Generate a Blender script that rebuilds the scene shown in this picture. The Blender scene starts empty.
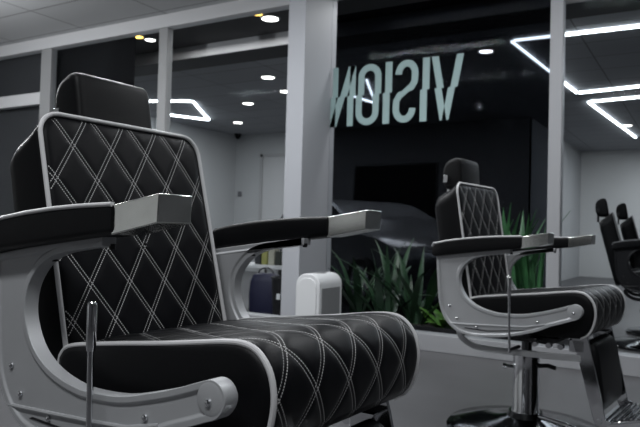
import bpy, bmesh, math, random
from mathutils import Vector, Matrix
random.seed(7)
S = bpy.context.scene
COL = S.collection
PI = math.pi

# ------------------------------------------------------------------ materials
def newmat(name):
    m = bpy.data.materials.new(name); m.use_nodes = True
    nt = m.node_tree
    return m, nt, nt.nodes['Principled BSDF']

def mat(name, col, rough=.5, metal=0., spec=.5, bump=0., bscale=200., var=0., vscale=6., coat=0.):
    m, nt, b = newmat(name)
    b.inputs['Base Color'].default_value = (*col, 1)
    b.inputs['Roughness'].default_value = rough
    b.inputs['Metallic'].default_value = metal
    b.inputs['Specular IOR Level'].default_value = spec
    b.inputs['Coat Weight'].default_value = coat
    tc = nt.nodes.new('ShaderNodeTexCoord')
    if bump:
        n = nt.nodes.new('ShaderNodeTexNoise'); n.inputs['Scale'].default_value = bscale
        n.inputs['Detail'].default_value = 3
        bp = nt.nodes.new('ShaderNodeBump'); bp.inputs['Strength'].default_value = bump
        bp.inputs['Distance'].default_value = .002
        nt.links.new(tc.outputs['Object'], n.inputs['Vector'])
        nt.links.new(n.outputs['Fac'], bp.inputs['Height'])
        nt.links.new(bp.outputs['Normal'], b.inputs['Normal'])
    if var:
        n = nt.nodes.new('ShaderNodeTexNoise'); n.inputs['Scale'].default_value = vscale
        n.inputs['Detail'].default_value = 6
        r = nt.nodes.new('ShaderNodeValToRGB')
        r.color_ramp.elements[0].position = .3; r.color_ramp.elements[1].position = .75
        r.color_ramp.elements[0].color = (*[c*(1-var) for c in col], 1)
        r.color_ramp.elements[1].color = (*[min(1, c*(1+var)) for c in col], 1)
        nt.links.new(tc.outputs['Object'], n.inputs['Vector'])
        nt.links.new(n.outputs['Fac'], r.inputs['Fac'])
        nt.links.new(r.outputs['Color'], b.inputs['Base Color'])
    return m

def emit(name, col, s):
    m, nt, b = newmat(name)
    b.inputs['Base Color'].default_value = (*col, 1)
    b.inputs['Emission Color'].default_value = (*col, 1)
    b.inputs['Emission Strength'].default_value = s
    return m

QU, QV = .107, .16          # stitch lattice period across and along
def quilt_material():
    m, nt, b = newmat('quilted_leather')
    N = nt.nodes.new; L = nt.links.new
    uv = N('ShaderNodeUVMap'); sp = N('ShaderNodeSeparateXYZ'); L(uv.outputs['UV'], sp.inputs[0])
    def M(op, a, bb=None, c=None):
        n = N('ShaderNodeMath'); n.operation = op
        for i, v in enumerate((a, bb, c)):
            if v is None: continue
            if isinstance(v, (int, float)): n.inputs[i].default_value = v
            else: L(v, n.inputs[i])
        return n.outputs[0]
    u = M('DIVIDE', sp.outputs[0], QU); v = M('DIVIDE', sp.outputs[1], QV)
    a = M('ADD', u, v); bb = M('SUBTRACT', u, v)
    k = 1/math.hypot(1/QU, 1/QV)
    def line(p, q):
        d = M('MULTIPLY', M('ABSOLUTE', M('SUBTRACT', p, M('ROUND', p))), k)
        e = M('ABSOLUTE', M('SUBTRACT', d, .0043))
        ln = M('SUBTRACT', 1.0, M('SMOOTH_MIN', M('DIVIDE', e, .00115), 1.0, .05))
        ln = M('MINIMUM', M('MULTIPLY', M('MAXIMUM', ln, 0.), 2.6), 1.)
        fr = M('FRACT', M('MULTIPLY', q, 18.))
        dash = M('LESS_THAN', fr, .62)
        return M('MULTIPLY', ln, dash)
    st = M('MAXIMUM', line(a, bb), line(bb, a))
    mix = N('ShaderNodeMix'); mix.data_type = 'RGBA'
    mix.inputs[6].default_value = (.005, .0053, .0065, 1); mix.inputs[7].default_value = (.50, .50, .50, 1)
    L(st, mix.inputs[0]); L(mix.outputs[2], b.inputs['Base Color'])
    r = M('MULTIPLY_ADD', st, .4, .42); L(r, b.inputs['Roughness'])
    b.inputs['Specular IOR Level'].default_value = .11
    tc = N('ShaderNodeTexCoord'); n = N('ShaderNodeTexNoise'); n.inputs['Scale'].default_value = 450
    L(tc.outputs['Object'], n.inputs['Vector'])
    h = M('MULTIPLY_ADD', st, .6, n.outputs['Fac'])
    bp = N('ShaderNodeBump'); bp.inputs['Strength'].default_value = .25; bp.inputs['Distance'].default_value = .001
    L(h, bp.inputs['Height']); L(bp.outputs['Normal'], b.inputs['Normal'])
    return m

QUILT = quilt_material()
LEATHER = mat('black_leather', (.0042, .0044, .0052), .46, spec=.15, bump=.2, bscale=450)
PIPING = mat('white_piping', (.56, .56, .57), .4, spec=.4)
DIMPIPE = mat('grey_piping', (.16, .16, .165), .5)  # shaded copy of the white piping, for the reflected chairs
SILVER = mat('silver_painted_casting', (.42, .43, .445), .42, metal=.25, bump=.06, bscale=500, var=.04, vscale=9)
CHROME = mat('chrome', (.74, .75, .77), .08, metal=1)
SATIN = mat('brushed_steel', (.84, .85, .82), .16, metal=1, bump=.03, bscale=60, var=.06, vscale=25)
BLACKMETAL = mat('black_metal', (.012, .012, .014), .35, metal=.3)
RUBBER = mat('black_rubber', (.012, .012, .012), .7)
DARKCHROME = mat('dark_chrome', (.10, .105, .11), .12, metal=1)

# ------------------------------------------------------------------ object helpers
def obj(name, bm, m, parent=None, smooth=True, bevel=0, seg=2, angle=35, subsurf=0):
    me = bpy.data.meshes.new(name)
    bmesh.ops.recalc_face_normals(bm, faces=bm.faces[:])
    bm.to_mesh(me); bm.free()
    for mm in (m if isinstance(m, (list, tuple)) else [m]): me.materials.append(mm)
    o = bpy.data.objects.new(name, me); COL.objects.link(o)
    if parent: o.parent = parent
    if bevel:
        b = o.modifiers.new('bevel', 'BEVEL'); b.width = bevel; b.segments = seg
        b.limit_method = 'ANGLE'; b.angle_limit = math.radians(40); b.harden_normals = False
    if subsurf:
        s = o.modifiers.new('sub', 'SUBSURF'); s.levels = s.render_levels = subsurf
    if smooth:
        for p in me.polygons: p.use_smooth = True
        me.set_sharp_from_angle(angle=math.radians(angle))
    return o

def tag(o, label, cat, group=None, kind=None):
    o['label'] = label
    if cat: o['category'] = cat
    if group: o['group'] = group
    if kind: o['kind'] = kind
    return o

def thing(name, label, cat, loc=(0, 0, 0), rz=0, group=None):
    o = bpy.data.objects.new(name, None); COL.objects.link(o)
    o.location = loc; o.rotation_euler = (0, 0, rz); o.empty_display_size = .1
    return tag(o, label, cat, group)

def struct(name, bm, m, bevel=0, smooth=False):
    o = obj(name, bm, m, None, smooth, bevel); o['kind'] = 'structure'; return o

def copy_tree(o, parent=None):
    c = o.copy(); COL.objects.link(c); c.parent = parent
    for ch in [x for x in bpy.data.objects if x.parent == o]: copy_tree(ch, c)
    return c

NB = bmesh.new
def box(bm, x0, x1, y0, y1, z0, z1):
    v = [bm.verts.new(p) for p in [(x0,y0,z0),(x1,y0,z0),(x1,y1,z0),(x0,y1,z0),(x0,y0,z1),(x1,y0,z1),(x1,y1,z1),(x0,y1,z1)]]
    for f in [(0,3,2,1),(4,5,6,7),(0,1,5,4),(1,2,6,5),(2,3,7,6),(3,0,4,7)]: bm.faces.new([v[i] for i in f])
    return bm
def BX(*a): return box(NB(), *a)

def rings(bm, rs, close=True, cap0=True, cap1=True, uvs=None):
    """loft through lists of points"""
    V = [[bm.verts.new(p) for p in r] for r in rs]
    n = len(rs[0]); fs = []
    for i in range(len(V)-1):
        for j in range(n if close else n-1):
            k = (j+1) % n
            fs.append(bm.faces.new((V[i][j], V[i][k], V[i+1][k], V[i+1][j])))
    if cap0: bm.faces.new(V[0][::-1])
    if cap1: bm.faces.new(V[-1])
    return V, fs

def tube(bm, pts, r, seg=12, cap=True, radii=None):
    pts = [Vector(p) for p in pts]; rs = []
    up = None
    for i, p in enumerate(pts):
        t = (pts[min(i+1, len(pts)-1)] - pts[max(i-1, 0)]).normalized()
        if up is None:
            up = Vector((0, 0, 1)) if abs(t.z) < .9 else Vector((1, 0, 0))
        a = t.cross(up).normalized(); b = a.cross(t).normalized(); up = b
        rr = radii[i] if radii else r
        rs.append([p + (a*math.cos(2*PI*k/seg) + b*math.sin(2*PI*k/seg))*rr for k in range(seg)])
    rings(bm, rs, True, cap, cap); return bm
def TB(pts, r, seg=12, radii=None): return tube(NB(), pts, r, seg, True, radii)

def lathe(bm, prof, c=(0, 0, 0), axis='z', seg=32):
    rs = []
    for r, h in prof:
        ring = []
        for k in range(seg):
            a = 2*PI*k/seg; x, y = max(r, 1e-4)*math.cos(a), max(r, 1e-4)*math.sin(a)
            p = {'z': (x, y, h), 'y': (x, h, y), 'x': (h, x, y)}[axis]
            ring.append((c[0]+p[0], c[1]+p[1], c[2]+p[2]))
        rs.append(ring)
    rings(bm, rs); return bm

def crom(P, n=6, closed=False):
    out = []; N = len(P)
    R = range(N if closed else N-1)
    for i in R:
        g = lambda k: P[k % N] if closed else P[min(max(k, 0), N-1)]
        p0, p1, p2, p3 = map(Vector, (g(i-1), g(i), g(i+1), g(i+2)))
        for k in range(n):
            t = k/n
            out.append(.5*((2*p1)+(-p0+p2)*t+(2*p0-5*p1+4*p2-p3)*t*t+(-p0+3*p1-3*p2+p3)*t**3))
    if not closed: out.append(Vector(P[-1]))
    return out

def prism_xz(bm, poly, y0, y1):
    """outline in x,z extruded from y0 to y1; returns the cap faces"""
    a = [bm.verts.new((x, y0, z)) for x, z in poly]; b = [bm.verts.new((x, y1, z)) for x, z in poly]
    n = len(poly)
    f0 = bm.faces.new(a); f1 = bm.faces.new(b[::-1])
    for i in range(n): bm.faces.new((a[i], b[i], b[(i+1) % n], a[(i+1) % n]))
    return f0, f1

def interp(tab, x):
    if x <= tab[0][0]: return tab[0][1]
    for (a, b), (c, d) in zip(tab, tab[1:]):
        if x <= c: return b+(d-b)*(x-a)/(c-a)
    return tab[-1][1]

# ------------------------------------------------------------------ barber chair
KK = 1/math.hypot(1/QU, 1/QV)
def groove(u, v, depth=.0022, w=.010):
    h = 0
    for p in (u/QU+v/QV, u/QU-v/QV):
        d = abs(p-round(p))*KK
        h = min(h, -depth*math.exp(-(d/w)**2))
    return h

def rrect(t, hw, s0, s1, r):
    """boundary point of a rounded rectangle for square parameter t in [0,4)"""
    k = int(t) % 4; f = (t-int(t))*2-1
    sq = [(f, -1), (1, f), (-f, 1), (-1, -f)][k]
    cx, cy, hh = 0, (s0+s1)/2, (s1-s0)/2
    x, y = sq[0]*hw, sq[1]*hh
    ax, ay = max(abs(x)-(hw-r), 0), max(abs(y)-(hh-r), 0)
    if ax > 0 and ay > 0:
        m = max(ax, ay); q = math.atan2(ay, ax)
        x = math.copysign(hw-r+r*math.cos(q), x); y = math.copysign(hh-r+r*math.sin(q), y)
    return x, y+cy

def make_chair(name, label, group, loc, rz):
    root = thing(name, label, 'barber chair', loc, rz, group)
    up = []                                   # parts that rise with the pump
    def P(n, bm, m, **k):
        o = obj(n, bm, m, root, **k); up.append(o); return o
    # ---- backrest: built upright in (y, s, depth) then tilted
    ex = Vector((-.252, 0, .967)); en = Vector((.967, 0, .252)); p0 = Vector((.004, 0, .55))
    def bp(y, s, d): return p0 + ex*s + en*(-d) + Vector((0, y, 0))
    NA = 60
    def outline(hw, s0, s1, r, d, n=NA*4): return [bp(*rrect(i*4/n, hw, s0, s1, r), d) for i in range(n)]
    bm = NB()
    rs = [outline(.236, -.075, .526, .05, .006), outline(.243, -.08, .53, .052, .010), outline(.247, -.08, .524, .055, .025), outline(.252, -.08, .513, .06, .042),
          outline(.256, -.08, .502, .06, .065), outline(.258, -.08, .494, .06, .090), outline(.256, -.08, .484, .06, .112), outline(.243, -.07, .468, .06, .128), outline(.20, -.04, .42, .06, .133)]
    rings(bm, rs)
    back = P('backrest', bm, LEATHER, angle=60)
    bm = NB(); uvl = bm.loops.layers.uv.new('UVMap')
    K = 52; n = NA*4; grid = []; UV = {}
    for k in range(1, K+1):
        f = k/K; ring = []
        for i in range(n):
            y, s = rrect(i*4/n, .236, -.075, .526, .05)
            cy = .2255; yy = y*f; ss = cy+(s-cy)*f
            edge = min(1, (1-f)*9); h = .008*math.sqrt(max(0, 1-(1-edge)**2)) + .004*(1-f*f)
            h += groove(yy+.007, ss-.379)*min(1, (1-f)*14)
            v = bm.verts.new(bp(yy, ss, -h+.008)); UV[v] = (yy+.007, ss-.379); ring.append(v)
        grid.append(ring)
    c = bm.verts.new(bp(0, .2255, -.012)); UV[c] = (.007, .2255-.379)
    fs = [bm.faces.new((c, grid[0][i], grid[0][(i+1) % n])) for i in range(n)]
    for a, b in zip(grid, grid[1:]):
        for i in range(n):
            j = (i+1) % n; fs.append(bm.faces.new((a[i], b[i], b[j], a[j])))
    for f in fs:
        for l in f.loops: l[uvl].uv = UV[l.vert]
    obj('quilted_panel', bm, QUILT, back, angle=80)['label'] = 'black leather panel with white double diamond stitching'
    pts = [bp(*rrect(i*4/160, .2435, -.075, .531, .052), .004) for i in range(160)]; pts.append(pts[0])
    obj('piping', TB(pts, .0052, 10), PIPING, back)['label'] = 'white piping around the backrest'
    # ---- headrest
    prof = [(-.165, 1.045), (-.172, 1.09), (-.182, 1.14), (-.190, 1.172), (-.200, 1.184), (-.218, 1.188), (-.243, 1.181), (-.266, 1.168), (-.281, 1.148),
            (-.287, 1.12), (-.284, 1.08), (-.272, 1.045), (-.25, 1.03), (-.19, 1.028)]
    prof = [tuple(p) for p in crom([(*p, 0) for p in prof], 3, True)]
    cx, cz = -.228, 1.11; rs = []; prof = [(cx+(x-cx)*.90+.006, z) for x, z, *_ in prof]
    for y, s in [(-.112, .70), (-.1105, .86), (-.104, .955), (-.097, .99), (-.091, .982), (-.087, 1), (0, 1.01), (.099, 1), (.103, .982), (.107, .99), (.113, .955), (.1195, .86), (.121, .70)]:
        rs.append([(cx+(p[0]-cx)*s, y, cz+(p[1]-cz)*s) for p in prof])
    bm = NB(); rings(bm, rs); hd = P('headrest', bm, LEATHER, angle=70)
    o = obj('headrest_bracket', BX(-.262, -.240, -.121, -.116, 1.062, 1.098), CHROME, hd, bevel=.001); o['label'] = 'small chrome bracket under the headrest'
    for s_ in (-1, 1): obj('mounting_strap', BX(-.26, -.245, s_*.06-.01, s_*.06+.01, .98, 1.06), CHROME, hd, bevel=.001)
    # ---- seat
    path = [(.005, .545), (.02, .562), (.05, .571), (.081, .576), (.186, .590), (.308, .605), (.393, .617), (.45, .625), (.488, .627), (.515, .621), (.535, .606), (.550, .583),
            (.557, .548), (.553, .510), (.542, .477), (.525, .452)]
    path = [(p.x, p.y) for p in crom([(*p, 0) for p in path], 14)]
    arc = [0]
    for a, b in zip(path, path[1:]): arc.append(arc[-1]+math.dist(a, b))
    i0 = min(range(len(path)), key=lambda i: abs(path[i][1]-.543) + (0 if path[i][0] > .5 else 9)); aoff = arc[i0]
    # dense resample
    M_ = 190; tot = arc[-1]; pp = []
    for i in range(M_+1):
        s = tot*i/M_; k = max(j for j in range(len(arc)) if arc[j] <= s+1e-9); k = min(k, len(arc)-2)
        f = (s-arc[k])/(arc[k+1]-arc[k]); pp.append((path[k][0]*(1-f)+path[k+1][0]*f, path[k][1]*(1-f)+path[k+1][1]*f, s))
    bm = NB(); uvl = bm.loops.layers.uv.new('UVMap'); UV = {}; G = []
    NY = 124
    for i, (x, z, s) in enumerate(pp):
        a, b = pp[max(i-1, 0)], pp[min(i+1, M_)]
        t = Vector((b[0]-a[0], 0, b[1]-a[1])).normalized(); nn = Vector((-t.z, 0, t.x)); row = []
        for j in range(NY+1):
            y = -.255+.51*j/NY; e = min(1, (.255-abs(y))/.03); e2 = min(1, i/14, (M_-i)/8)
            h = .005*math.sqrt(max(0, 1-(1-e)**2)) + .002*(1-(y/.255)**2)
            h = h*e2 + groove(y+.040, s-aoff, .0026)*min(1, e*1.3)*min(1, i/6, (M_-i)/6)
            v = bm.verts.new(Vector((x, y, z))+nn*h); UV[v] = (y+.040, s-aoff); row.append(v)
        G.append(row)
    for a, b in zip(G, G[1:]):
        for j in range(NY):
            f = bm.faces.new((a[j], a[j+1], b[j+1], b[j]))
            for l in f.loops: l[uvl].uv = UV[l.vert]
    poly = [(x, z) for x, z, s in pp[::5]] + [(.50, .437), (.30, .425), (.02, .42), (.0, .45)]
    bm2 = NB(); cxx, czz = .28, .51; rs = []
    for y, sc in [(-.255, .999), (-.262, .985), (-.268, .94), (-.270, .85), (-.271, .5)][::-1] + [(.255, .999), (.262, .985), (.268, .94), (.270, .85), (.271, .5)]:
        rs.append([(cxx+(x-cxx)*(1-(1-sc)*.45), y, czz+(z-czz)*sc) for x, z in poly])
    rings(bm2, rs); seat = P('seat_cushion', bm2, LEATHER, angle=60)
    q = obj('quilted_panel', bm, QUILT, seat, angle=80); q['label'] = 'black leather seat top with white double diamond stitching'
    for sy in (-1, 1):
        pts = [(x, sy*.259, z) for x, z, s in pp[::3]]
        pts = [(-.005, sy*.259, .50), (0, sy*.259, .525)] + pts + [(.50, sy*.259, .440)]
        obj('piping', TB(pts, .0055, 10), PIPING, seat)['label'] = 'white piping along the side of the seat'
    # ---- armrests
    top = [(-.13, .785), (-.12, .802), (-.10, .812), (-.05, .823), (.03, .834), (.12, .843), (.20, .848), (.287, .851)]
    bot = [(-.13, .755), (-.12, .748), (-.05, .760), (.284, .800)]
    for sy in (-1, 1):
        xs = [-.13, -.127, -.12, -.10, -.07, -.03, .03, .09, .15, .22, .287]; rs = []
        for x in xs:
            t, b = interp(top, x), interp(bot, x); yc = .329*sy; w = .041 if x > -.12 else .034
            if x < -.128: w = .026
            r = .011; ring = []
            for ca, (sx, sz) in enumerate([(1, 1), (-1, 1), (-1, -1), (1, -1)]):
                for kk in range(5):
                    a = PI/2*(ca + kk/4); 
                    ring.append((x, yc+sx*(w-r)+r*math.cos(a), (t if sz > 0 else b)-sz*r+r*math.sin(a)))
            rs.append(ring)
        bm = NB(); rings(bm, rs); arm = P('armrest', bm, LEATHER, angle=60)
        yo = .329*sy+sy*.039
        pts = [(x, yo, interp(top, x)-.001) for x in [-.10+.0193*i for i in range(21)]]
        pts = [(-.131, .329*sy, .790), (-.129, .329*sy+sy*.028, .796), (-.118, .329*sy+sy*.037, .809)] + pts
        obj('piping', TB(pts, .0042, 10), PIPING, arm)['label'] = 'white piping along the outer edge of the armrest'
        bm = NB(); y0, y1 = sorted((sy*.292, sy*.366))
        v = [bm.verts.new(p) for p in [(.283, y0, .798), (.396, y0, .820), (.396, y1, .820), (.283, y1, .798), (.283, y0, .849), (.398, y0, .868), (.398, y1, .868), (.283, y1, .849)]]
        for f in [(0,3,2,1),(4,5,6,7),(0,1,5,4),(1,2,6,5),(2,3,7,6),(3,0,4,7)]: bm.faces.new([v[i] for i in f])
        cap = obj('end_cap', bm, SATIN, arm, bevel=.0022, seg=3, angle=30); cap['label'] = 'square polished steel end cap of the armrest'
    # ---- side frames
    out = [(-.108, .62), (-.102, .56), (-.09, .51), (-.065, .465), (-.035, .436), (0, .417), (.058, .406), (.12, .409), (.214, .420), (.331, .452), (.40, .483), (.455, .503), (.486, .515), (.508, .524),
           (.522, .541), (.525, .559), (.514, .576), (.495, .582), (.470, .575), (.430, .561), (.375, .544), (.282, .522), (.192, .517), (.15, .521), (.109, .530), (.07, .545), (.036, .568), (.014, .595), (-.001, .628),
           (-.004, .655), (.001, .683), (.014, .707), (.037, .731), (.066, .748), (.10, .759), (.15, .767), (.19, .772)]
    sm = [(p.x, p.y) for p in crom([(*p, 0) for p in out], 4)]
    poly = sm + [(.226, .777), (.226, .794), (.10, .780), (-.05, .759), (-.117, .748), (-.113, .69)]
    for sy in (-1, 1):
        Q = 0 if sy < 0 else -.032
        bm = NB(); f0, f1 = prism_xz(bm, poly, sy*(.338+Q), sy*(.308+Q))
        for f in (f0, f1):
            bm.normal_update()
            bmesh.ops.inset_region(bm, faces=[f], thickness=.011, depth=0, use_even_offset=True)
            bmesh.ops.inset_region(bm, faces=[f], thickness=.005, depth=-.0045, use_even_offset=True)
        fr = P('side_frame', bm, SILVER, bevel=.0012, seg=2, angle=25)
        yo = sy*.3375
        rib = [(-.050, .452), (-.02, .453), (.08, .458), (.22, .466), (.30, .472), (.38, .490)]
        bm = NB(); tube(bm, [(x, sy*(.3345+Q), z) for x, z in rib], .0042, 8)
        obj('raised_rib', bm, SILVER, fr)
        bm = NB(); prism_xz(bm, [(.02, .437), (.13, .434), (.30, .455), (.36, .474), (.36, .478), (.30, .459), (.13, .438), (.03, .441)], sy*(.3350+Q), sy*(.3325+Q))
        obj('slot', bm, BLACKMETAL, fr, smooth=False)['label'] = 'dark narrow slot in the lower frame'
        bm = NB(); lathe(bm, [(.001, sy*(.3395+Q)), (.022, sy*(.3395+Q)), (.0265, sy*(.338+Q)), (.0265, sy*(.318+Q)), (.001, sy*(.318+Q))], (.494, 0, .552), 'y', 32)
        obj('pivot_boss', bm, SILVER, fr, angle=40)
        for x, z in [(-.046, .530), (-.012, .479), (.082, .447), (.347, .497), (.493, .547)]:
            yb = (.3395 if x > .45 else .3345)+Q
            bm = NB(); lathe(bm, [(.0062, sy*yb), (.0058, sy*(yb+.003)), (.003, sy*(yb+.0048)), (.0005, sy*(yb+.005))], (x, 0, z), 'y', 14)
            obj('screw', bm, CHROME, fr)['label'] = 'small chrome screw'
        for x in (.055, .225):
            bm = NB(); z_ = interp([(0, .742), (.055, .747), (.225, .777)], x)
            lathe(bm, [(.006, z_-.006), (.006, z_+.004)], (x, sy*(.315+Q), 0), 'z', 10)
            obj('bolt', bm, BLACKMETAL, fr)
    # ---- recline lever, near side only
    lv = P('recline_lever', TB([(.242, -.362, .36), (.238, -.362, .50), (.236, -.362, .625)], .0056, 12), CHROME)
    bm = NB(); lathe(bm, [(.001, .595), (.0074, .597), (.0086, .606), (.0088, .672), (.0080, .679), (.0055, .682), (.0045, .679), (.001, .679)], (.236, -.362, 0), 'z', 20)
    obj('lever_grip', bm, CHROME, lv)
    bm = NB(); tube(bm, [(.242, -.362, .372), (.242, -.25, .372)], .008, 10); obj('lever_pivot', bm, BLACKMETAL, lv)
    # ---- seat underframe
    bm = NB(); box(bm, .03, .40, -.24, .24, .405, .424); box(bm, .08, .34, -.12, .12, .375, .405)
    box(bm, .30, .335, -.3, .3, .408, .424); box(bm, .02, .05, -.3, .3, .408, .424)
    uf = P('seat_underframe', bm, BLACKMETAL, bevel=.003)
    for sy in (-1, 1):
        for x in (.30, .36, .41):
            bm = NB(); lathe(bm, [(.001, sy*.20), (.012, sy*.20), (.012, sy*.225), (.001, sy*.225)], (x, 0, .388), 'y', 12)
            obj('nut', bm, CHROME, uf)
    # ---- curved lower rails
    for sy in (-1, 1):
        pts = crom([(-.03, sy*.27, .42), (-.018, sy*.265, .385), (.03, sy*.25, .352), (.10, sy*.24, .342), (.22, sy*.23, .342), (.40, sy*.215, .345), (.50, sy*.205, .350)], 5)
        bm = NB(); rs = []
        for i, p in enumerate(pts):
            t = (pts[min(i+1, len(pts)-1)]-pts[max(i-1, 0)]).normalized(); nn = Vector((-t.z, 0, t.x)).normalized()
            rs.append([p+nn*.013+Vector((0, .006, 0)), p+nn*.013-Vector((0, .006, 0)), p-nn*.013-Vector((0, .006, 0)), p-nn*.013+Vector((0, .006, 0))])
        rings(bm, rs); P('curved_rail', bm, SILVER, bevel=.002)
    # ---- footrest
    bm = NB(); box(bm, .545, .80, -.19, .19, .082, .092)
    bmesh.ops.rotate(bm, verts=bm.verts[:], cent=(.56, 0, .09), matrix=Matrix.Rotation(-math.radians(15), 3, 'Y'))
    ft = P('footrest', bm, CHROME, bevel=.002)
    bm = NB()
    for i in range(9):
        x = .575+.026*i; z = .094+(x-.56)*math.tan(math.radians(15))
        tube(bm, [(x, -.175, z), (x, .175, z)], .006, 8)
    obj('tread_ribs', bm, CHROME, ft)
    for sy in (-1, 1):
        y0, y1 = sorted((sy*.165, sy*.212)); obj('mounting_block', BX(.44, .505, y0, y1, .372, .425), CHROME, ft, bevel=.004)
        bm = NB(); rs = []
        for x, z, w in [(.475, .455, .035), (.485, .425, .034), (.510, .34, .030), (.545, .20, .027), (.568, .105, .024), (.575, .085, .022)]:
            rs.append([(x-w, sy*.212, z), (x+w, sy*.212, z), (x+w, sy*.202, z), (x-w, sy*.202, z)])
        rings(bm, rs); obj('footrest_bracket', bm, CHROME, ft, bevel=.002)
        for x in (.567, .60):
            bm = NB(); lathe(bm, [(.001, sy*.216), (.009, sy*.216), (.011, sy*.212), (.011, sy*.20)], (x, 0, .105), 'y', 14); obj('screw', bm, CHROME, ft)
    bm = NB(); rs = []
    for d in (0, 1):
        pass
    prof = [(.495, .415), (.530, .405), (.548, .37), (.560, .30), (.572, .20), (.572, .15), (.555, .125), (.530, .135), (.515, .20), (.500, .30), (.488, .38)]
    prof = [(p.x, p.y) for p in crom([(*p, 0) for p in prof], 3, True)]
    for y, s in [(-.175, .8), (-.168, .95), (-.155, 1), (.155, 1), (.168, .95), (.175, .8)]:
        rs.append([(.53+(x-.53)*s, y, .27+(z-.27)*s) for x, z in prof])
    rings(bm, rs); P('calf_pad', bm, LEATHER, angle=60)
    # ---- column and base (stay on the floor)
    cx = .19
    bm = NB(); lathe(bm, [(.001, .372), (.060, .372), (.064, .368), (.064, .362), (.061, .360), (.061, .11), (.068, .10), (.068, .06), (.001, .06)], (cx, 0, 0), 'z', 40)
    cl = obj('hydraulic_column', bm, CHROME, root)
    bm = NB(); lathe(bm, [(.001, .52), (.024, .52), (.024, .36), (.001, .36)], (cx, 0, 0), 'z', 24); obj('piston', bm, DARKCHROME, cl)
    bm = NB(); tube(bm, [(cx-.055, -.02, .30), (cx-.088, -.03, .30)], .007, 10); tube(bm, [(cx-.085, -.03, .30), (cx-.10, -.035, .30)], .012, 12); obj('lock_knob', bm, CHROME, cl)
    bm = NB(); tube(bm, [(cx+.055, .0, .315), (cx+.10, .0, .322), (cx+.135, .0, .315)], .010, 10); obj('lock_handle', bm, BLACKMETAL, cl)
    bm = NB(); lathe(bm, [(.001, .0), (.352, .0), (.362, .008), (.362, .020), (.350, .030), (.25, .042), (.14, .058), (.085, .075), (.075, .10), (.001, .10)], (cx, 0, 0), 'z', 72)
    obj('base_disc', bm, DARKCHROME, root, angle=50)
    bm = NB(); tube(bm, [(cx+.05, -.02, .09), (cx+.20, -.06, .085), (cx+.33, -.10, .07)], .011, 12)
    pd = obj('pump_pedal', bm, CHROME, root)
    bm = NB(); box(bm, cx+.27, cx+.37, -.15, -.075, .06, .095); obj('pedal_pad', bm, RUBBER, pd, bevel=.012, seg=3)
    return root, up

AW = -.0592
chairs = 'barber chairs standing in the shop'
c1, up1 = make_chair('barber_chair', 'large black barber chair in the foreground with diamond stitched seat and back', chairs, (0, 0, 0), AW)
UPN = {'backrest', 'headrest', 'seat_cushion', 'armrest', 'side_frame', 'recline_lever', 'seat_underframe', 'underframe_nuts', 'curved_rail', 'footrest', 'calf_pad'}
def set_lift(root, dz):
    for ch in [x for x in bpy.data.objects if x.parent == root]:
        if ch.name.split('.')[0] in UPN: ch.location.z = dz
c2 = copy_tree(c1); c2.location = (.207, 2.027, 0); c2.rotation_euler.z = -.105
c2['label'] = 'second black barber chair on a chrome column, near the post and the green plant'
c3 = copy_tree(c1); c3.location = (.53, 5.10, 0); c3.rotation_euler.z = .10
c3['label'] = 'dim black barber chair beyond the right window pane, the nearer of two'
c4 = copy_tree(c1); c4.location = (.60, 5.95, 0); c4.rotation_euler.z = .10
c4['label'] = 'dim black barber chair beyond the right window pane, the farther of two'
for c in (c3, c4):          # reflected chairs: silhouette shade put into frame and piping colours
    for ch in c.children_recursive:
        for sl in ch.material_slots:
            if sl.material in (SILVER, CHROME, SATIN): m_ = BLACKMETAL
            elif sl.material == PIPING: m_ = DIMPIPE
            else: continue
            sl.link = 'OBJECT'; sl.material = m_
set_lift(c1, .10); set_lift(c2, .062); set_lift(c3, .07); set_lift(c4, .07)
for ch in [x for x in bpy.data.objects if x.parent == c2]:
    b = ch.name.split('.')[0]
    if b in ('backrest', 'headrest'):          # its back is set a little more upright
        a = math.radians(5.5); ch.rotation_euler.y = a
        px, pz = .004, .55
        ch.location = (px-(px*math.cos(a)+pz*math.sin(a))+.012, 0, .082+pz-(-px*math.sin(a)+pz*math.cos(a)))

# ------------------------------------------------------------------ the shop
W = 3.733; CEIL = 3.05; RZ = 2.9; SOF = 3.05
FLOOR = mat('polished_concrete', (.078, .078, .082), .38, spec=.45, bump=.05, bscale=30, var=.10, vscale=2.2)
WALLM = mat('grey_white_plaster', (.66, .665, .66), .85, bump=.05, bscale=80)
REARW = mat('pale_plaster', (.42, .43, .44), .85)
FRAME = mat('light_grey_frame', (.62, .625, .64), .5)
FRAMED = mat('mid_grey_frame', (.30, .305, .31), .5)
FRAMEW = mat('white_frame', (.30, .305, .32), .5)
DARKCEIL = mat('dark_soffit_paint', (.05, .05, .053), .8)
BLACK = mat('matt_black', (.004, .004, .005), .8, spec=.1)
SHADE = mat('charcoal_paint', (.035, .036, .04), .7)

def tile_ceiling(name, bx, col, tw, th, dark):
    m, nt, b = newmat(name)
    tc = nt.nodes.new('ShaderNodeTexCoord'); br = nt.nodes.new('ShaderNodeTexBrick')
    br.inputs['Scale'].default_value = 1; br.inputs['Mortar Size'].default_value = .008
    br.inputs['Brick Width'].default_value = tw; br.inputs['Row Height'].default_value = th
    br.offset = 0; br.inputs['Mortar Smooth'].default_value = .3
    br.inputs['Color1'].default_value = (*col, 1); br.inputs['Color2'].default_value = (*[c*.9 for c in col], 1)
    br.inputs['Mortar'].default_value = (*dark, 1)
    nt.links.new(tc.outputs['Object'], br.inputs['Vector']); nt.links.new(br.outputs['Color'], b.inputs['Base Color'])
    b.inputs['Roughness'].default_value = .85
    return struct('ceiling', BX(*bx), m)

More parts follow.
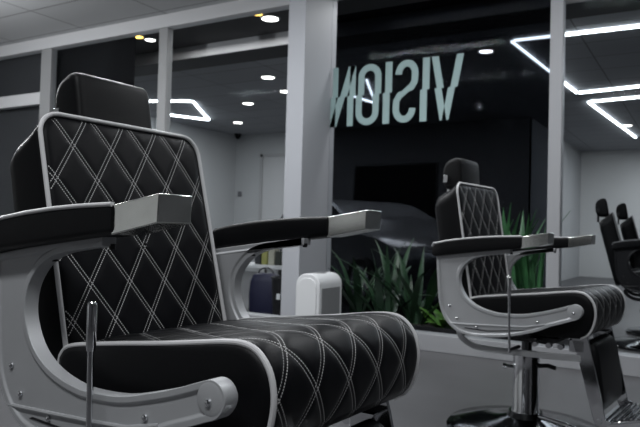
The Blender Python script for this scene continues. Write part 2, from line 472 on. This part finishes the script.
struct('floor', BX(-9, 5, -4, 16, -.1, 0), FLOOR)
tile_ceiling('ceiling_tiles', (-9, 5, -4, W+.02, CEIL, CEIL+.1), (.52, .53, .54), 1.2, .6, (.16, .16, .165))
struct('wall_left', BX(-9.1, -9, -4, W, 0, CEIL), WALLM)
struct('wall_right', BX(5, 5.1, -4, 16, 0, CEIL), mat('dark_grey_wall_paint', (.10, .10, .105), .8))  # unseen wall, darkened for its reflection in the armrest caps
struct('wall_back', BX(-9, -2.2, -4.1, -4, 0, CEIL), WALLM)
struct('wall_back', BX(-2.2, 5, -4.1, -4, 0, CEIL), mat('charcoal_wall_paint', (.05, .05, .054), .8))  # unseen wall part made dark to give the chrome contrast
# shop front
struct('trim_header', BX(-9, 5, W-.05, W+.06, 2.918, CEIL), FRAME, .004)
struct('trim_sill', BX(-9, 5, W-.04, W+.10, 0, .131), FRAMEW, .004)
struct('trim_post_1', BX(-5.58, -5.40, W-.03, W+.05, .131, 2.918), FRAMED, .004)
struct('trim_post_2', BX(-3.715, -3.60, W-.03, W+.05, .131, 2.918), FRAMED, .004)
struct('trim_post_3', BX(.125, .215, W-.03, W+.06, .131, 2.918), FRAMEW, .006)
struct('trim_transom', BX(-9, -5.58, W-.03, W+.05, 2.29, 2.43), FRAME, .004)
struct('wall_pier', BX(-1.865, -1.70, 3.30, W+.08, 0, CEIL), mat('white_pier_paint', (.33, .34, .365), .6), .004)

def glass(name, bx, tint, gloss):
    m = bpy.data.materials.new(name); m.use_nodes = True; nt = m.node_tree; nt.nodes.clear()
    o = nt.nodes.new('ShaderNodeOutputMaterial'); mx = nt.nodes.new('ShaderNodeMixShader')
    t = nt.nodes.new('ShaderNodeBsdfTransparent'); t.inputs[0].default_value = (*tint, 1)
    g = nt.nodes.new('ShaderNodeBsdfGlossy'); g.inputs['Roughness'].default_value = .01; g.inputs[0].default_value = (.9, .95, 1, 1)
    fr = nt.nodes.new('ShaderNodeFresnel'); fr.inputs[0].default_value = 1.3
    mu = nt.nodes.new('ShaderNodeMath'); mu.operation = 'MULTIPLY'; mu.inputs[1].default_value = gloss
    nt.links.new(fr.outputs[0], mu.inputs[0]); nt.links.new(mu.outputs[0], mx.inputs[0])
    nt.links.new(t.outputs[0], mx.inputs[1]); nt.links.new(g.outputs[0], mx.inputs[2]); nt.links.new(mx.outputs[0], o.inputs[0])
    return m
GL = glass('clear_glass', None, (.96, .97, .975), .03)
for i, (x0, x1, z0, z1) in enumerate([(-9, -5.58, .131, 2.29), (-9, -5.58, 2.43, 2.918), (-5.40, -3.715, .131, 2.918), (-3.60, -1.865, .131, 2.918), (-1.70, .125, .131, 2.918), (.215, 5, .131, 2.918)]):
    struct('window_%d' % (i+1), BX(x0, x1, W, W+.008, z0, z1), GL)

# mirrored lettering on the middle pane
TEAL = mat('teal_vinyl', (.235, .335, .335), .55)
ZM, HS = 2.055, .255       # cut line height, half height
def clip(poly, zc, keep_up):
    out = []; ins = (lambda p: p[1] >= zc) if keep_up else (lambda p: p[1] <= zc)
    for i, a in enumerate(poly):
        b = poly[(i+1) % len(poly)]
        if ins(a): out.append(a)
        if ins(a) != ins(b):
            f = (zc-a[1])/(b[1]-a[1]); out.append((a[0]+(b[0]-a[0])*f, zc))
    return out
def stroke(pts, w):
    L_, R_ = [], []
    for i, p in enumerate(pts):
        a, b = pts[max(i-1, 0)], pts[min(i+1, len(pts)-1)]
        dx, dz = b[0]-a[0], b[1]-a[1]; l = math.hypot(dx, dz) or 1
        nx, nz = -dz/l*w/2, dx/l*w/2
        L_.append((p[0]+nx, p[1]+nz)); R_.append((p[0]-nx, p[1]-nz))
    return [[L_[i], L_[i+1], R_[i+1], R_[i]] for i in range(len(pts)-1)]
def slab(a, b, w): return [(a[0]-w/2, a[1]), (a[0]+w/2, a[1]), (b[0]+w/2, b[1]), (b[0]-w/2, b[1])]
zt, zb, sw = ZM+HS, ZM-HS, .056
sx_ = -.019                    # shift of the lower halves
def ell(cx, cz, rx, rz, a0, a1, n=20): return [(cx+rx*math.cos(math.radians(a0+(a1-a0)*i/n)), cz+rz*math.sin(math.radians(a0+(a1-a0)*i/n))) for i in range(n+1)]
L_ = {}
L_['V'] = [slab((-.753, zt), (-.658, zb), .056), slab((-.547, zt), (-.642, zb), .056)]
L_['I'] = [slab((-.826, zt), (-.826, zb), .058)]
scx, sr = -.992, .072
# the S, mirrored: reads like a 2-ish curve from inside
spts = ell(scx, zt-.115, sr, .087, 180, 0, 18) + [(scx+sr*.95, ZM+.075), (scx+.045, ZM+.035), (scx-.045, ZM-.035), (scx-sr*.95, ZM-.075)] + ell(scx, zb+.115, sr, .087, 180, 360, 18)
L_['S'] = stroke(spts, sw)
L_['I.'] = [slab((-1.151, zt), (-1.151, zb), .060)]
ox = -1.325
ov = ell(ox, zt-.107, .078, .079, 0, 180, 18) + ell(ox, zb+.107, .078, .079, 180, 360, 18); ov.append(ov[0])
L_['O'] = stroke(ov, sw)
L_['N'] = [slab((-1.485, zt), (-1.485, zb), .056), slab((-1.652, zt), (-1.652, zb), .050), slab((-1.492, zt), (-1.650, zb), .066)]
sign = thing('window_lettering', 'large teal word VISION seen reversed on the dark middle window pane', 'window lettering', (0, 0, 0))
for k, ps in L_.items():
    bm = NB()
    for upk in (True, False):
        dx = 0 if upk else sx_
        for q in ps:
            c = clip(q, ZM, upk)
            if len(c) > 2 and abs(sum(c[i][0]*c[(i+1) % len(c)][1]-c[(i+1) % len(c)][0]*c[i][1] for i in range(len(c)))) > 1e-7:
                prism_xz(bm, [(x+dx, z) for x, z in c], W-.0035, W-.0005)
    obj('letter', bm, TEAL, sign, smooth=False)['label'] = 'teal letter %s, mirrored, lower half shifted left' % k[0]

# ------------------------------------------------------------------ beyond the glass: room added in place of the reflected shop
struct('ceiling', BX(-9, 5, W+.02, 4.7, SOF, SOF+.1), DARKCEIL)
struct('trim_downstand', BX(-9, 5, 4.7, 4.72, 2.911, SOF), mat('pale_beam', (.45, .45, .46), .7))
struct('trim_beam', BX(-9, 5, 4.72, 5.12, 2.905, SOF), SHADE)  # pale face and dark underside put the beam's light and shade into colour
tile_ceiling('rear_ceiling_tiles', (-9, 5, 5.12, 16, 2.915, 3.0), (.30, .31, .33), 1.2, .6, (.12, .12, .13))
BW = 10.16
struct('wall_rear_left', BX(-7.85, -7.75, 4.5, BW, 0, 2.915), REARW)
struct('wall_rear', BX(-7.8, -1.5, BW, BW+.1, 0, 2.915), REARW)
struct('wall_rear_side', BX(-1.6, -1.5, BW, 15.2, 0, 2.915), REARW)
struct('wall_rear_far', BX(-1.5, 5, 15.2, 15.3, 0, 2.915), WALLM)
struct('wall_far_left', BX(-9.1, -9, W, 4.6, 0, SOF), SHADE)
# white door in the rear wall
bm = NB(); box(bm, -7.0, -5.9, BW-.03, BW, 0, 2.42)
d = struct('door_1', bm, mat('door_paint', (.46, .465, .475), .6), .003)
bm = NB(); box(bm, -7.06, -7.0, BW-.06, BW, 0, 2.48); box(bm, -7.06, -5.84, BW-.06, BW, 2.42, 2.48); box(bm, -5.9, -5.84, BW-.06, BW, 0, 2.48)
struct('trim_door', bm, mat('door_trim', (.34, .345, .35), .6), .003)
tag(obj('wall_switch', BX(-7.66, -7.56, BW-.02, BW, 1.59, 1.70), mat('grey_plate', (.12, .12, .13), .5), bevel=.004), 'small grey switch plate on the pale wall left of the door', 'switch')
bm = NB(); lathe(bm, [(.001, 2.80), (.035, 2.815), (.06, 2.85), (.065, 2.885), (.075, 2.89), (.075, 2.915), (.001, 2.915)], (-7.55, 9.95, 0), 'z', 24)
tag(obj('dome_camera', bm, BLACK), 'small dark dome camera on the ceiling in the far corner', 'camera')
# tinted screen and dark sheets, added to darken the panes
SMOKE = glass('smoked_glass', None, (.34, .35, .37), .02)
o = obj('smoked_glass_screen', BX(-2.42, .003, 4.48, 4.488, .0, SOF), SMOKE, smooth=False)
tag(o, 'tall dark tinted glass screen behind the plants', 'glass screen')
bl = thing('roller_blind', 'black blind lowered behind the window left of the post', 'blind')
obj('blind_fabric', BX(-5.55, -4.22, 3.86, 3.865, .25, 2.96), BLACK, bl, smooth=False)
obj('blind_roller', TB([(-5.55, 3.862, 2.98), (-4.22, 3.862, 2.98)], .03, 14), BLACKMETAL, bl)
obj('bottom_rail', BX(-5.55, -4.22, 3.855, 3.87, .22, .25), BLACKMETAL, bl, smooth=False)
bl = thing('roller_blind', 'charcoal blind lowered behind the window at the far left', 'blind')
obj('blind_fabric', BX(-8.9, -5.62, 3.86, 3.865, .25, 2.96), SHADE, bl, smooth=False)
obj('blind_roller', TB([(-8.9, 3.862, 2.98), (-5.62, 3.862, 2.98)], .03, 14), BLACKMETAL, bl)
obj('bottom_rail', BX(-8.9, -5.62, 3.855, 3.87, .22, .25), BLACKMETAL, bl, smooth=False)
# wall screen (dark) on the rear wall
tv = thing('wall_screen', 'wide black screen on the rear wall behind the tinted glass', 'screen')
obj('screen_bezel', BX(-4.83, -3.12, BW-.05, BW, 1.11, 2.20), BLACKMETAL, tv, bevel=.01)
obj('screen_panel', BX(-4.79, -3.16, BW-.056, BW-.05, 1.15, 2.16), BLACK, tv, smooth=False)
struct('wall_charcoal_panel', BX(-5.6, -1.51, BW-.02, BW-.001, 0, 2.91), mat('charcoal_panel', (.10, .102, .11), .7))  # panel added to darken the rear wall behind the middle pane

# LED light tubes
LED = emit('led_white', (.88, .95, 1.), 11)
HOUS = mat('led_housing', (.5, .5, .5), .5)
def led(segs, label, z=RZ):
    t = thing('led_light', label, 'light', (segs[0][0][0], segs[0][0][1], z), 0, 'white tube lights on the ceiling')
    ox, oy = segs[0][0]
    for a, b in segs:
        a = Vector((a[0]-ox, a[1]-oy, 0)); b = Vector((b[0]-ox, b[1]-oy, 0)); d = (b-a).normalized()*.03
        obj('light_tube', TB([a+d, b-d], .015, 10), LED, t)
led([((-.645, 5.56), (-.475, 8.40)), ((-.475, 8.40), (3.2, 7.9)), ((-.645, 5.56), (3.2, 5.65))], 'angular white tube light nearest the glass, upper right', 2.9)
led([((-.436, 9.10), (-.15, 13.1)), ((-.436, 9.10), (3.2, 8.6))], 'angular white tube light farther back, right of the post', 2.9)
led([((-7.2, 7.54), (-6.895, 8.23)), ((-6.895, 8.23), (-5.95, 6.72)), ((-5.95, 6.72), (-6.35, 6.55)), ((-7.9+.25, 6.0), (-6.35, 6.55))][1:3] + [((-7.25, 7.45), (-6.895, 8.23)), ((-7.0, 6.3), (-6.35, 6.55))],
    'angular white tube light seen beside the headrest', 2.9)
led([((-2.765, 6.50), (-3.36, 8.0)), ((-3.36, 8.0), (-3.42, 7.35))], 'small angled white tube light seen through the letter O', 2.9)
# downlights
def downlight(x, y, z, col, s, label, r=.075):
    t = thing('downlight', label, 'light', (x, y, z), 0, 'round ceiling downlights')
    bm = NB(); lathe(bm, [(r+.02, 0), (r+.02, -.006), (r, -.012), (r-.004, -.004)], (0, 0, 0), 'z', 28); obj('trim_ring', bm, HOUS, t)
    bm = NB(); lathe(bm, [(.001, -.004), (r-.003, -.004), (r-.003, -.010), (.001, -.010)], (0, 0, 0), 'z', 28); obj('lamp_disc', bm, emit('lamp_%s' % t.name, col, s), t)
cw = (1, .98, .95)
downlight(-4.45, 2.40, CEIL, cw, 9, 'bright round downlight in the shop ceiling, top left corner', .09)
import mathutils
def add_point(x, y, z, e, col=(1, 1, 1), r=.06):
    l = bpy.data.lights.new('lamp', 'POINT'); l.energy = e; l.color = col; l.shadow_soft_size = r
    o = bpy.data.objects.new('lamp_source', l); COL.objects.link(o); o.location = (x, y, z); return o
for x, y, z, c, s, lab, r in [
    (-4.457, 4.119, SOF, (1, .62, .12), 5, 'yellow downlight above the dark blind', .06),
    (-4.42, 4.27, SOF, cw, 7, 'white downlight just right of the yellow one above the blind', .06),
    (-2.76, 4.07, SOF, (1, .62, .12), 4, 'yellow downlight beside the white pier, outermost', .055),
    (-2.73, 4.25, SOF, cw, 9, 'white downlight beside the white pier, under the pale beam', .085),
    (-3.908, 5.891, 2.915, cw, 8, 'round downlight behind the pale beam, first row', .085),
    (-4.179, 6.726, 2.915, cw, 8, 'bright round downlight half behind the white pier', .085),
    (-5.257, 7.251, 2.915, cw, 8, 'round downlight in the middle of the left ceiling', .085),
    (-6.592, 8.713, 2.915, cw, 8, 'round downlight nearest the dome camera', .085),
    (-.991, 5.858, 2.915, cw, 25, 'round downlight above the second chair, through tinted glass', .075),
    (-.159, 11.563, 2.915, cw, 8, 'small round downlight at the far right', .08)]:
    downlight(x, y, z, c, s, lab, r)

# planter with strap-leaved plants
SOIL = mat('soil', (.02, .016, .012), .9, bump=.5, bscale=40)
pl = thing('planter', 'low black planter trough behind the window sill', 'planter')
bm = NB(); x0, x1, y0, y1 = -1.66, .10, 3.88, 4.32
box(bm, x0, x1, y0, y0+.02, 0, .16); box(bm, x0, x1, y1-.02, y1, 0, .16); box(bm, x0, x0+.02, y0+.02, y1-.02, 0, .16); box(bm, x1-.02, x1, y0+.02, y1-.02, 0, .16); box(bm, x0+.02, x1-.02, y0+.02, y1-.02, 0, .02)
obj('trough', bm, BLACKMETAL, pl, smooth=False)
obj('soil', BX(x0+.02, x1-.02, y0+.02, y1-.02, .02, .14), SOIL, pl, smooth=False)
def leafmat(name, c1, c2):
    m, nt, b = newmat(name); n = nt.nodes.new('ShaderNodeTexNoise'); n.inputs['Scale'].default_value = 7
    r = nt.nodes.new('ShaderNodeValToRGB'); r.color_ramp.elements[0].color = (*c1, 1); r.color_ramp.elements[1].color = (*c2, 1)
    r.color_ramp.elements[0].position = .35; r.color_ramp.elements[1].position = .65
    tc = nt.nodes.new('ShaderNodeTexCoord'); nt.links.new(tc.outputs['Object'], n.inputs['Vector'])
    nt.links.new(n.outputs['Fac'], r.inputs['Fac']); nt.links.new(r.outputs['Color'], b.inputs['Base Color']); b.inputs['Roughness'].default_value = .4
    return m
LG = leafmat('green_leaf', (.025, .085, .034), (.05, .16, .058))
LD = leafmat('dim_green_leaf', (.010, .030, .014), (.022, .060, .026))  # darker copy of the leaf green, dim light put into its colour
LB = leafmat('yellow_green_leaf', (.05, .13, .02), (.09, .20, .03))
def blade(bm, base, ang, length, width, lean, droop):
    d = Vector((math.cos(ang), math.sin(ang), 0)); side = Vector((-d.y, d.x, 0)); n = 9; rows = []
    for i in range(n+1):
        t = i/n; th = lean + droop*t*t
        if i == 0: p = Vector(base)
        else: p = p + (d*math.sin(th)+Vector((0, 0, 1))*math.cos(th))*length/n
        w = width*(.35+.65*math.sin(PI*min(1, t*.85+.12)))*(1-t**5)+.001
        nn = (d*math.cos(th)-Vector((0, 0, 1))*math.sin(th))
        rows.append([bm.verts.new(p-side*w/2+nn*w*.12), bm.verts.new(p-nn*.0015), bm.verts.new(p+side*w/2+nn*w*.12), bm.verts.new(p+nn*.003)])
    for a, b in zip(rows, rows[1:]):
        for j in range(4): bm.faces.new((a[j], a[(j+1) % 4], b[(j+1) % 4], b[j]))
    bm.faces.new(rows[0]); bm.faces.new(rows[-1])
def plant(x, y, n, hgt, width, m, label, lean=(.1, .7), droop=(.2, 1.2), spread=.06, seed=1):
    rnd = random.Random(seed)
    bm = NB()
    for i in range(n):
        a = rnd.uniform(0, 2*PI)
        blade(bm, (rnd.uniform(-spread, spread), rnd.uniform(-.04, .04), .0), a, hgt*rnd.uniform(.7, 1.1), width*rnd.uniform(.7, 1.2), rnd.uniform(*lean), rnd.uniform(*droop))
    # keep the leaves between the glass and the screen
    for v in bm.verts: v.co.y = max(3.77-y, min(4.45-y, v.co.y))
    t = thing('strap_leaf_plant', label, 'plant', (x, y, .14), 0, 'strap-leaved plants in the trough')
    obj('leaves', bm, m, t, angle=60)
    obj('stem', TB([(0, 0, -.02), (0, 0, .08)], .02, 8, radii=[.03, .015]), LD, t)
plant(-.32, 4.10, 44, .98, .075, LG, 'tall green strap-leaved plant behind the second chair', (.03, .35), (.1, .7), .16, 11)
plant(-.05, 4.06, 16, .80, .06, LG, 'green strap-leaved plant beside the white post', (.02, .14), (.05, .25), .06, 5)
plant(-.72, 4.05, 12, .34, .085, LB, 'low yellow-green broad-leaved plant left of the second chair', (.5, 1.1), (.3, .9), .08, 9)
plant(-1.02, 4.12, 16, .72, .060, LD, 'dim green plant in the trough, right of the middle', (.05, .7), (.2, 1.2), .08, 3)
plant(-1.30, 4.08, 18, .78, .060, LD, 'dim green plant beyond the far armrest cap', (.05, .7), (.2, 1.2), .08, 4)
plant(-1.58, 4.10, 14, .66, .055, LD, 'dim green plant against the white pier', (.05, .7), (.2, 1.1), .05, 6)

# parked dark car beyond the tinted glass
car = thing('parked_car', 'dim dark car beyond the tinted glass and the plants', 'car', (-2.95, 7.0, 0), math.radians(-30))
CARP = mat('dark_car_paint', (.16, .165, .175), .3, metal=.4, coat=.5)
CGL = mat('dark_car_glass', (.01, .011, .012), .08)
prof = [(-1.9, .30), (-1.92, .62), (-1.75, .82), (-1.35, .90), (-.95, 1.22), (-.45, 1.34), (.1, 1.30), (.55, 1.12), (.95, .93), (1.5, .84), (1.78, .72), (1.84, .50), (1.80, .28)]
sp = [(p.x, p.y) for p in crom([(*p, 0) for p in prof], 4)]
bm = NB(); rs = []
for y, k in [(-.80, .90), (-.83, .96), (-.80, 1.0), (.80, 1.0), (.83, .96), (.80, .90)]:
    rs.append([(x*(.97+.03*k), y*(1-.22*max(0, z-.85)/.5), .28+(z-.28)*k) for x, z in sp])
rings(bm, rs); body = obj('body', bm, CARP, car, angle=50)
bm = NB(); w = [(-1.28, .93), (-.93, 1.17), (-.45, 1.27), (.1, 1.23), (.50, 1.07), (.78, .95)]
prism_xz(bm, w, -.815, -.78); prism_xz(bm, w, .78, .815); obj('side_window', bm, CGL, car, smooth=False)
for x in (-1.2, 1.15):
    for s in (-1, 1):
        bm = NB(); lathe(bm, [(.001, s*.70), (.28, s*.70), (.31, s*.73), (.31, s*.83), (.28, s*.86), (.001, s*.84)], (x, 0, .31), 'y', 28); wh = obj('wheel', bm, RUBBER, car)
        bm = NB(); lathe(bm, [(.001, s*.87), (.18, s*.865), (.20, s*.85)], (x, 0, .31), 'y', 20); obj('hub_cap', bm, SILVER, wh)

# air purifier beside the pier
WHP = mat('white_plastic', (.58, .59, .60), .45)
GRP = mat('grey_grille', (.18, .185, .19), .6)
ap = thing('air_purifier', 'white arch-topped floor unit with a grey front panel beside the white pier', 'air purifier', (-1.345, 3.03, 0), math.radians(0))
def arch(hw, z0, z1, r, n=10):
    pts = [(-hw, z0), (hw, z0)]
    pts += [(hw-r+r*math.cos(a*PI/2/n), z1-r+r*math.sin(a*PI/2/n)) for a in range(n+1)]
    pts += [(-hw+r-r*math.sin(a*PI/2/n), z1-r+r*math.cos(a*PI/2/n)) for a in range(n+1)]
    return pts
bm = NB(); pts = arch(.10, .0, .60, .085); prism_xz(bm, pts, -.165, .165)
obj('housing', bm, WHP, ap, bevel=.008, seg=3, angle=50)
bm = NB(); prism_xz(bm, arch(.075, .04, .57, .065), -.172, -.160); obj('front_cover', bm, WHP, ap, bevel=.003, angle=50)
obj('side_grille', BX(.098, .104, -.135, .13, .05, .50), GRP, ap, bevel=.003)['label'] = 'grey side panel'
obj('control_panel', BX(-.02, .03, -.07, .05, .598, .604), GRP, ap, bevel=.002)

# low counter with boxes and a bag, beyond the left pane
ct = thing('low_counter', 'low white counter beyond the left pane', 'counter', (-3.25, 5.15, 0))
obj('counter_top', BX(-.65, .55, -.2, .2, .46, .50), WHP, ct, bevel=.004)
for x in (-.62, .50): obj('leg', BX(x, x+.03, -.17, .17, 0, .46), WHP, ct, bevel=.002)
cols = [(.02, .022, .025), (.25, .25, .08), (.34, .34, .28), (.02, .025, .02), (.28, .27, .09)]
labs = ['black box standing on the low white counter', 'olive yellow box on the low white counter, right of the black one', 'pale box on the low white counter', 'dark green box on the low white counter', 'yellowish box at the right end of the low white counter']
for i, (c, l) in enumerate(zip(cols, labs)):
    x = -3.42+.095*i
    tag(obj('product_box', BX(x, x+.08, 5.05, 5.15, .5005, .66+.02*(i % 3)), mat('carton_%d' % i, c, .6), bevel=.003), l, 'box', 'boxes on the low counter')
bgm = mat('blue_bag_fabric', (.004, .005, .03), .6, bump=.3, bscale=30)
bg = thing('bag', 'dark blue and black bag on the floor before the low counter', 'bag', (-3.02, 4.72, 0), .2)
bm = NB(); rs = []
for z, k in [(0, .92), (.03, 1), (.2, 1.02), (.34, .95), (.41, .8), (.43, .55)]:
    rs.append([(k*.17*math.copysign(abs(math.cos(a))**.5, math.cos(a)), k*.11*math.copysign(abs(math.sin(a))**.5, math.sin(a)), z) for a in [2*PI*q/28 for q in range(28)]])
rings(bm, rs); obj('bag_body', bm, bgm, bg, angle=60)
obj('handle', TB([(.09*math.cos(a), 0, .42+.07*math.sin(a)) for a in [PI*q/12 for q in range(13)]], .008, 8), BLACKMETAL, bg)
bk = thing('bin', 'black round bin beside the blue bag, seen under the far armrest', 'bin', (-2.62, 4.55, 0))
bm = NB(); lathe(bm, [(.001, 0), (.15, 0), (.17, .40), (.18, .405), (.18, .42), (.16, .42), (.14, .05), (.001, .05)], (0, 0, 0), 'z', 32); obj('bin_body', bm, BLACKMETAL, bk)
obj('bin_label', BX(-.02, .02, -.178, -.168, .20, .26), WHP, bk, bevel=.001)

# ------------------------------------------------------------------ light
def area(x, y, z, e, sx, sy, rx=0, ry=0, rz=0, col=(1, 1, 1)):
    l = bpy.data.lights.new('area', 'AREA'); l.shape = 'RECTANGLE'; l.size = sx; l.size_y = sy; l.energy = e; l.color = col
    o = bpy.data.objects.new('ceiling_lamp', l); COL.objects.link(o); o.location = (x, y, z); o.rotation_euler = (rx, ry, rz); return o
area(-1.6, 1.6, 3.0, 75, 1.6, .3, col=(.95, .975, 1))
area(.9, 2.4, 3.0, 36, 1.6, .3, col=(.95, .975, 1))
area(.8, -1.6, 3.0, 60, 2.2, .3, col=(.96, .98, 1))
area(-4.5, .5, 3.0, 60, 1.6, .3, col=(.96, .98, 1))
add_point(-5.0, 1.5, 2.45, 90, (.96, .98, 1), .05)  # point fills added to brighten the ceiling and header
add_point(-1.5, .2, 2.6, 35, (.96, .98, 1), .05)
add_point(1.8, .6, 2.6, 22, (.96, .98, 1), .05)
area(-5.8, 7.4, 2.86, 80, 2.0, 2.0, col=(.93, .97, 1))
area(1.2, 6.8, 2.86, 30, 2.0, 1.2, col=(.85, .92, 1))
area(1.0, 13, 2.86, 75, 2.0, 2.0, col=(.9, .95, 1))  # fill added to brighten the far right wall
area(-.8, 4.15, 2.98, 22, 1.6, .3)
area(-3.4, 4.4, 3.0, 10, 1.6, .3)
area(-2.6, 7.0, 2.86, 60, 1.6, 1.2)  # fill added to lighten the car
w = bpy.data.worlds.new('world'); S.world = w; w.use_nodes = True
w.node_tree.nodes['Background'].inputs[0].default_value = (.03, .035, .045, 1); w.node_tree.nodes['Background'].inputs[1].default_value = .3

# ------------------------------------------------------------------ camera
cam = bpy.data.cameras.new('camera'); co = bpy.data.objects.new('camera', cam); COL.objects.link(co)
yaw, pitch, roll = .5358, .025, .027
Fw = Vector((-math.sin(yaw)*math.cos(pitch), math.cos(yaw)*math.cos(pitch), math.sin(pitch)))
R0 = Vector((math.cos(yaw), math.sin(yaw), 0)); U0 = R0.cross(Fw)
cr, sr2 = math.cos(roll), math.sin(roll)
R1 = R0*cr + U0*sr2; U1 = U0*cr - R0*sr2
co.matrix_world = Matrix.Translation((1.12955, -1.15684, .916)) @ Matrix((R1, U1, -Fw)).transposed().to_4x4()
cam.sensor_width = 36; cam.lens = 658.18*36/640; cam.clip_start = .05
cam.dof.use_dof = True; cam.dof.focus_distance = 1.35; cam.dof.aperture_fstop = 8.0
S.camera = co
S.view_settings.view_transform = 'Standard'; S.view_settings.look = 'None'; S.view_settings.gamma = 1
S.view_settings.use_curve_mapping = False
S.view_settings.exposure = 0
